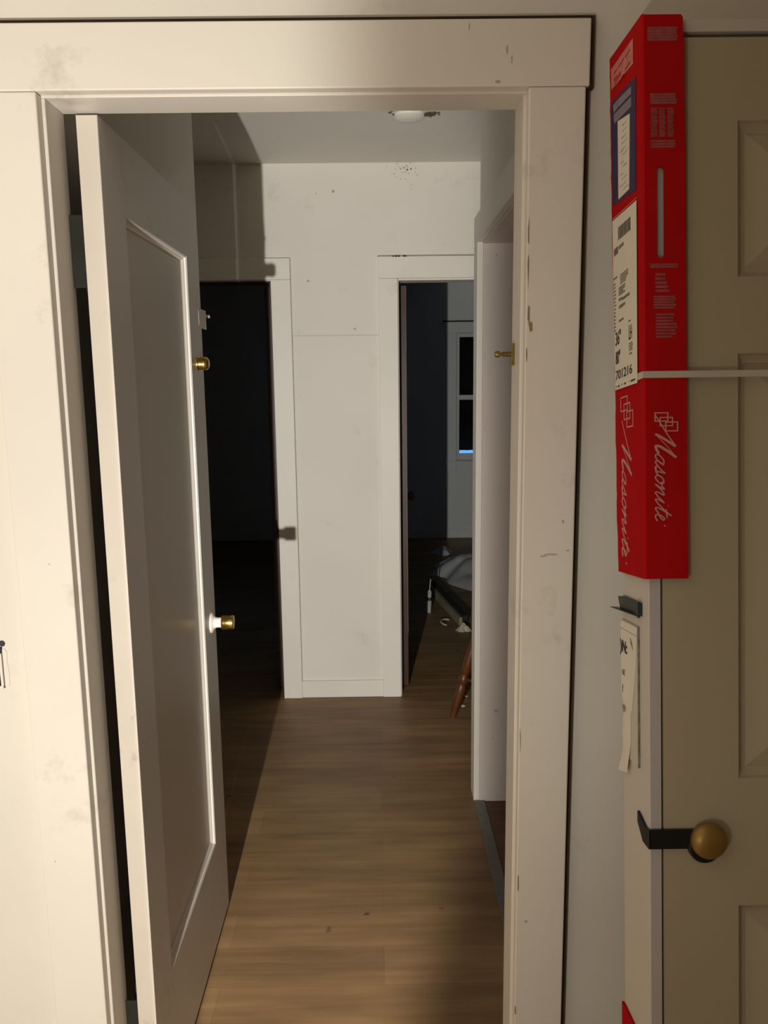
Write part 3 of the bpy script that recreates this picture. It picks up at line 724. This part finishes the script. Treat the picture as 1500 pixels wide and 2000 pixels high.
FX = lambda y=YO: (lambda u, w: (u, y-.0002, w))
FT = (0, -.0004, 0)
def fbars(mb, u0, u1, w0, w1, n, gap=.35, seed=0, ragged=0.0, cols_=1):
    rr = random.Random(seed); h = (w1-w0)/n
    for i in range(n):
        for c in range(cols_):
            cu0 = u0+(u1-u0)*c/cols_; cu1 = u0+(u1-u0)*(c+1-.12)/cols_ if cols_ > 1 else u1
            e = cu1-(cu1-cu0)*ragged*rr.random()
            wt = w1-i*h
            mb.prism([(cu0, YO-.0002, wt-h*(1-gap)), (e, YO-.0002, wt-h*(1-gap)), (e, YO-.0002, wt), (cu0, YO-.0002, wt)], FT)
m = MB()
def pblock(*a):
    mm = MB(); fbars(mm, *a); mm.build('printed_paragraph', M['paleprint'], sl)
pblock(-.0030, .0405, 2.1040, 2.1240, 5, .10, 1, .05)
pblock(.0005, .0385, 2.0160, 2.0315, 4, .12, 2, .05)
pblock(.0015, .0365, 1.9700, 2.0110, 17, .30, 3, .25, 3)
pblock(.0010, .0370, 1.9545, 1.9660, 3, .20, 4, .1)
pblock(.0000, .0395, 1.7860, 1.7925, 2, .15, 5, .02)
pblock(.0070, .0270, 1.7500, 1.7790, 5, .35, 6, .35)
pblock(.0045, .0370, 1.7280, 1.7470, 5, .2, 7, .15)
pblock(.0075, .0385, 1.6860, 1.7220, 8, .32, 12, .30)
# interlocking squares and script wordmark
def logo_squares(mb, rects, w, place, th):
    for i_, (x0, y0, x1, y1) in enumerate(rects):
        ribbon(mb, [(x0, y0), (x1, y0), (x1, y1), (x0, y1)], w, place, Vector(th)*(1+.15*i_), closed=True)
SCRIPT = [
 (.9, [(-1.45, .0), (-1.25, .22), (-.75, .70), (.05, 1.45), (.80, 2.3)]),
 (2.0, [(.80, 2.3), (.62, 1.5), (.42, .6), (.36, .0)]),
 (.55, [(.36, .0), (.85, .9), (1.4, 1.75), (1.85, 2.35)]),
 (2.0, [(1.85, 2.35), (1.55, 1.4), (1.38, .5), (1.5, .05), (1.8, .15), (2.1, .4)]),
 (1., [(2.95, .92), (2.6, .95), (2.25, .5), (2.3, .05), (2.65, .1), (2.95, .6), (3.0, .9), (2.85, .3), (3.0, .0), (3.3, .25)]),
 (1., [(3.3, .25), (3.6, .7), (3.75, 1.05), (3.8, .6), (3.85, .2), (3.6, -.02), (3.4, .1), (3.9, .05), (4.2, .35)]),
 (1., [(4.65, .95), (4.35, .85), (4.2, .35), (4.4, .0), (4.7, .15), (4.9, .6), (4.7, .95), (4.75, .7), (5.1, .75)]),
 (1., [(5.1, .75), (5.3, .98), (5.25, .5), (5.15, .0), (5.4, .55), (5.75, .95), (5.9, .85), (5.8, .3), (5.95, .0), (6.25, .3)]),
 (1., [(6.25, .3), (6.6, .95), (6.5, .35), (6.6, .0), (6.95, .35)]),
 (1., [(6.95, .35), (7.35, 1.1), (7.6, 1.75), (7.4, .9), (7.3, .25), (7.45, .0), (7.8, .3)]),
 (.9, [(7.15, 1.2), (7.5, 1.22), (7.95, 1.32)]),
 (1., [(7.8, .3), (8.15, .55), (8.3, .85), (8.1, .98), (7.95, .6), (8.0, .1), (8.3, .0), (8.6, .2)]),
 (1.1, [(6.75, 1.42), (6.79, 1.46)]),
 (.8, [(8.75, .95), (8.82, 1.03), (8.74, 1.08)]),
]
def script(mb, place, width, sx_=1.0, sy_=1.0):
    for i_, (k, st_) in enumerate(SCRIPT):
        pts = [(p.x*sx_, p.y*sy_) for p in catmull([Vector((x+.32*y, y, 0)) for x, y in st_], 6)]
        ribbon(mb, pts, width*k, place, ((0, -.00035-i_*.00004, 0) if place.__name__ == 'pf' else (-.00035-i_*.00004, 0, 0)))
def pf(x, y): return (.0058+y, YO-.0003, 1.5560-x)
def plf(x, y): return (XO-.0004, .0905-y, 1.5480-x)
m = MB()
def qf(u, w): return (u, YO-.0003, w)
px2 = lambda x, y: (.0049+(x-1276)/45*.033, 1.5816-(y-806)/37*.0275)
rects = []
for (x0, y0, x1, y1) in ((1277, 807, 1302, 823), (1287, 816, 1311, 832), (1298, 825, 1321, 842)):
    a, b_ = px2(x0, y0), px2(x1, y1); rects.append((a[0], a[1], b_[0], b_[1]))
logo_squares(m, rects, .0016, qf, FT)
m.build('square_logo', M['logoprint'], sl)
m = MB(); script(m, pf, .0018, .0150, .0128); m.build('script_lettering', M['logoprint'], sl)
m = MB()
def ql(v, w): return (XO-.0004, v, w)
logo_squares(m, [(.0950, 1.6140, .0625, 1.5930), (.0790, 1.6025, .0500, 1.5790), (.0650, 1.5900, .0360, 1.5665)], .0021, ql, (-.0004, 0, 0))
m.build('square_logo', M['logoprint'], sl)
m = MB(); script(m, plf, .0024, .0208, .0200); m.build('script_lettering', M['logoprint'], sl)
# side prints: pale block, blue label, white shipping label
def lpoly(mb, pts, x=XO-.0004, th=.0005, mi=0): mb.prism([(x, v, w) for v, w in pts], (-th, 0, 0), mi)
m = MB(); lpoly(m, [(.1375, 2.1405), (.0275, 2.1295), (.0275, 2.0930), (.1345, 2.1075)]); pb = m.build('pale_print_block', M['pinkprint'], sl)
m = MB()
for (a, c, e, f) in ((.12, .105, 2.126, 2.116), (.098, .07, 2.124, 2.1), (.062, .04, 2.121, 2.103), (.115, .085, 2.112, 2.108)):
    lpoly(m, [(a, e), (c, e), (c, e-.0016), (a, e-.0016)], XO-.0010); lpoly(m, [(a, f), (c, f), (c, f-.0016), (a, f-.0016)], XO-.0010)
m.build('print_line', M['red'], pb)
m = MB(); lpoly(m, [(.1385, 2.0875), (.0165, 2.0690), (.0165, 1.9070), (.1330, 1.9235)]); bl = m.build('blue_label', M['blue'], sl)
m = MB(); lpoly(m, [(.1010, 2.0430), (.0425, 2.0280), (.0465, 1.9190), (.0995, 1.9222)], XO-.0010); m.build('white_table', M['paper'], bl)
m = MB(); lpoly(m, [(.1255, 2.0790), (.1010, 2.0760), (.1010, 2.0635), (.1230, 2.0655)], XO-.0010); lpoly(m, [(.0985, 2.0757), (.0350, 2.0640), (.0350, 2.0530), (.0985, 2.0632)], XO-.0010); lpoly(m, [(.1230, 2.0630), (.0345, 2.0490), (.0350, 2.0350), (.1180, 2.0470)], XO-.0010); m.build('header_block', M['lilac'], bl)
m = MB(); rnd = random.Random(77)
for i in range(12):
    w = 2.026-i*.0088; v = .092-rnd.random()*.02
    lpoly(m, [(v, w), (v-.012-rnd.random()*.02, w-.002), (v-.012-rnd.random()*.02, w-.0032), (v, w-.0012)], XO-.0016, .0003)
m.build('table_print', paint('pale_grey_ink', (.45, .41, .33), .7, .3, 60), bl)
m = MB(); lpoly(m, [(.1302, 1.8985), (.0118, 1.8900), (.0112, 1.6268), (.1190, 1.6292)], XO-.0016); wl = m.build('shipping_label', M['paper'], sl)
m = MB(); lpoly(m, [(.1300, 1.9025), (.0118, 1.8945), (.0118, 1.8932), (.1300, 1.9005)], XO-.0010); m.build('cream_line', M['pinkprint'], sl)
LX = XO-.0023
def ltext(mb, s, v0, w0, size, bold=.0, xs=1.0): text_mesh(mb, s, (lambda a, c: (LX, v0-a, w0+c)), size, (-.0003, 0, 0), 0, bold, xs)
def lt(*a):
    mm = MB(); ltext(mm, *a); mm.build('bold_lettering', M['ink'], wl)
lt('36"', .1165, 1.6985, .0300, .012, .72); lt('80"', .1150, 1.6690, .0285, .012, .60); lt('LH', .0490, 1.6960, .0265, .008, .50)
lt('701216', .1160, 1.6445, .0200, .008, 1.38)
m = MB()
for i, v in enumerate((.112, .100, .084, .068, .048, .034, .024)):
    r_ = (.0012, .0022, .0012, .0022, .0010, .0026, .0022)[i]
    lpoly(m, [(v+r_*2, 1.6345), (v-r_*2, 1.6345), (v-r_*2, 1.6345-r_), (v+r_*2, 1.6345-r_)], LX, .0003)
m.build('dotted_line', M['ink'], wl)
m = MB(); rnd = random.Random(5)
v = .0985
while v > .038:
    w_ = rnd.choice((.0010, .0016, .0026)); lpoly(m, [(v, 1.8785-(.0985-v)*.05), (v-w_, 1.8785-(.0985-v)*.05), (v-w_, 1.8590-(.0985-v)*.05), (v, 1.8590-(.0985-v)*.05)], LX, .0003); v -= w_+rnd.choice((.0012, .002))
m.build('barcode', M['greyink'], wl)
m = MB(); rnd = random.Random(15)
def dash(v0, v1, w0, h):
    lpoly(m, [(v0, w0), (v1, w0), (v1, w0-h), (v0, w0-h)], LX, .0003)
m = MB()
dash(.121, .100, 1.851, .011)
m.build('fine_print', M['greyink'], wl)
m = MB()
dash(.096, .072, 1.849, .005)
m.build('fine_print', M['greyink'], wl)
m = MB()
dash(.124, .105, 1.806, .0025)
m.build('fine_print', M['greyink'], wl)
m = MB()
for i in range(5): dash(.096-rnd.random()*.008, .050+rnd.random()*.012, 1.803-i*.0032, .0016)
m.build('fine_print', M['greyink'], wl)
m = MB()
for i in range(4): dash(.097, .060+rnd.random()*.02, 1.785-i*.0034, .0022)
m.build('fine_print', M['greyink'], wl)
m = MB()
dash(.097, .080, 1.768, .004)
m.build('fine_print', M['greyink'], wl)
m = MB()
dash(.078, .044, 1.766, .004)
m.build('fine_print', M['greyink'], wl)
m = MB()
dash(.096, .066, 1.757, .0045)
m.build('fine_print', M['greyink'], wl)
m = MB()
dash(.097, .074, 1.735, .003)
m.build('fine_print', M['greyink'], wl)
m = MB()
for i in range(14): dash(.1225, .116-rnd.random()*.004, 1.797-i*.0056, .0022)
m.build('fine_print', M['greyink'], wl)
m = MB()
for i in range(5): dash(.050, .033, 1.7165-i*.0, .001)
m.build('fine_print', M['greyink'], wl)
m = MB()
dash(.050, .040, 1.7245, .002)
m.build('fine_print', M['greyink'], wl)
m = MB()
for i in range(4): dash(.049-rnd.random()*.003, .028+rnd.random()*.004, 1.6905-i*.0032, .0017)
m.build('fine_print', M['greyink'], wl)
m = MB()
dash(.046, .034, 1.6755, .0022)
m.build('fine_print', M['greyink'], wl)

# ------------------------------------------------------------------ red cardboard sleeve (lower), only its top back corner shows
s2 = tag(empty('cardboard_sleeve', UO, UR), 'second red cardboard sleeve low on the corner of the new door, only its tip visible', 'packaging')
m = MB(); m.prism([(-.0045, -.0045, .15), (-.0045, .1285, .15), (-.0045, .1290, .6365), (-.0045, -.0045, .6345)], (.0040, 0, 0)); m.build('side_panel', M['red'], s2)
m = MB(); m.box((-.0004, -.0045, .15), (.0502, -.0005, .6345)); m.build('front_panel', M['red'], s2)

# the front panel of the lower sleeve stops under the latch strap

# ------------------------------------------------------------------ camera
f_px, pitch, roll, yaw = 1575.606, .16336655, -.01221047, .00752859
cy, sy_ = math.cos(yaw), math.sin(yaw)
fwd = Vector((sy_*math.cos(pitch), cy*math.cos(pitch), -math.sin(pitch))); rt = Vector((cy, -sy_, 0)); up = rt.cross(fwd)
rt2 = math.cos(roll)*rt+math.sin(roll)*up; up2 = -math.sin(roll)*rt+math.cos(roll)*up
cd = bpy.data.cameras.new('camera'); cam = bpy.data.objects.new('camera', cd); COL.objects.link(cam)
mw = Matrix((rt2, up2, -fwd)).transposed().to_4x4(); mw.translation = Vector((0, 0, 1.62)); cam.matrix_world = mw
cd.sensor_fit = 'VERTICAL'; cd.sensor_height = 36; cd.lens = 36*f_px/2000; cd.clip_start = .02
SC.camera = cam

# ------------------------------------------------------------------ light: one hand torch held low, left of the camera; its beam profile is written on the lamp itself
def torch(name, energy, loc, color):
    L = bpy.data.lights.new(name, 'POINT'); L.energy = energy; L.color = color; L.shadow_soft_size = .013
    L.use_nodes = True; nt = L.node_tree
    em = nt.nodes['Emission']
    N = nt.nodes.new; K = nt.links.new
    tc = N('ShaderNodeTexCoord'); sp = N('ShaderNodeSeparateXYZ'); K(tc.outputs['Normal'], sp.inputs[0])
    def math_(op, a, b_=None):
        n = N('ShaderNodeMath'); n.operation = op
        for i, v_ in enumerate((a, b_)):
            if v_ is None: continue
            if isinstance(v_, (int, float)): n.inputs[i].default_value = v_
            else: K(v_, n.inputs[i])
        return n.outputs[0]
    yy = math_('MAXIMUM', math_('MULTIPLY', sp.outputs['Y'], SGN), .02)
    sx_ = math_('DIVIDE', math_('MULTIPLY', sp.outputs['X'], SGN), yy); sz_ = math_('DIVIDE', math_('MULTIPLY', sp.outputs['Z'], SGN), yy)
    def sm(v_, a, b_, A_, B_):
        n = N('ShaderNodeMapRange'); n.interpolation_type = 'SMOOTHSTEP'
        n.inputs['From Min'].default_value = a; n.inputs['From Max'].default_value = b_; n.inputs['To Min'].default_value = A_; n.inputs['To Max'].default_value = B_
        K(v_, n.inputs['Value']); return n.outputs[0]
    core = math_('MULTIPLY', math_('MULTIPLY', sm(sx_, -.0310, -.0215, 0, 1), sm(sx_, .205, .310, 1, .0)), math_('MULTIPLY', sm(sz_, .42, .62, 1, 0), sm(sz_, -3.0, -1.6, 0, 1)))
    spill = math_('ADD', math_('MULTIPLY', sm(sx_, .17, .33, 1, .23), sm(sx_, .46, .74, 1, .32)), 0.0)
    left_up = math_('MULTIPLY', sm(sz_, .3, .72, 0, .35), sm(sx_, .1, .45, 1, 0))
    right_mid = math_('MULTIPLY', sm(math_('ABSOLUTE', math_('SUBTRACT', sz_, .1)), .05, .45, .45, 0), sm(sx_, .30, .45, 0, 1))
    wide = math_('MULTIPLY', spill, math_('ADD', math_('ADD', left_up, right_mid), 1.0))
    total = math_('ADD', math_('MULTIPLY', core, CORE), math_('MULTIPLY', wide, SPILL))
    K(total, em.inputs['Strength'])
    o = bpy.data.objects.new(name, L); COL.objects.link(o); o.location = loc
    return o
SGN = 1; CORE = 9.0; SPILL = 2.95
torch('hand_torch', 30, (-.430, -.12, 1.035), (1.0, .965, .90))

w = bpy.data.worlds.new('outdoor_dusk'); SC.world = w; w.use_nodes = True
bg = w.node_tree.nodes['Background']; bg.inputs['Color'].default_value = (.18, .48, 1.0, 1); bg.inputs['Strength'].default_value = 1.0

SC.view_settings.view_transform = 'Standard'; SC.view_settings.look = 'None'; SC.view_settings.gamma = 1; SC.view_settings.use_curve_mapping = False
SC.view_settings.exposure = 0
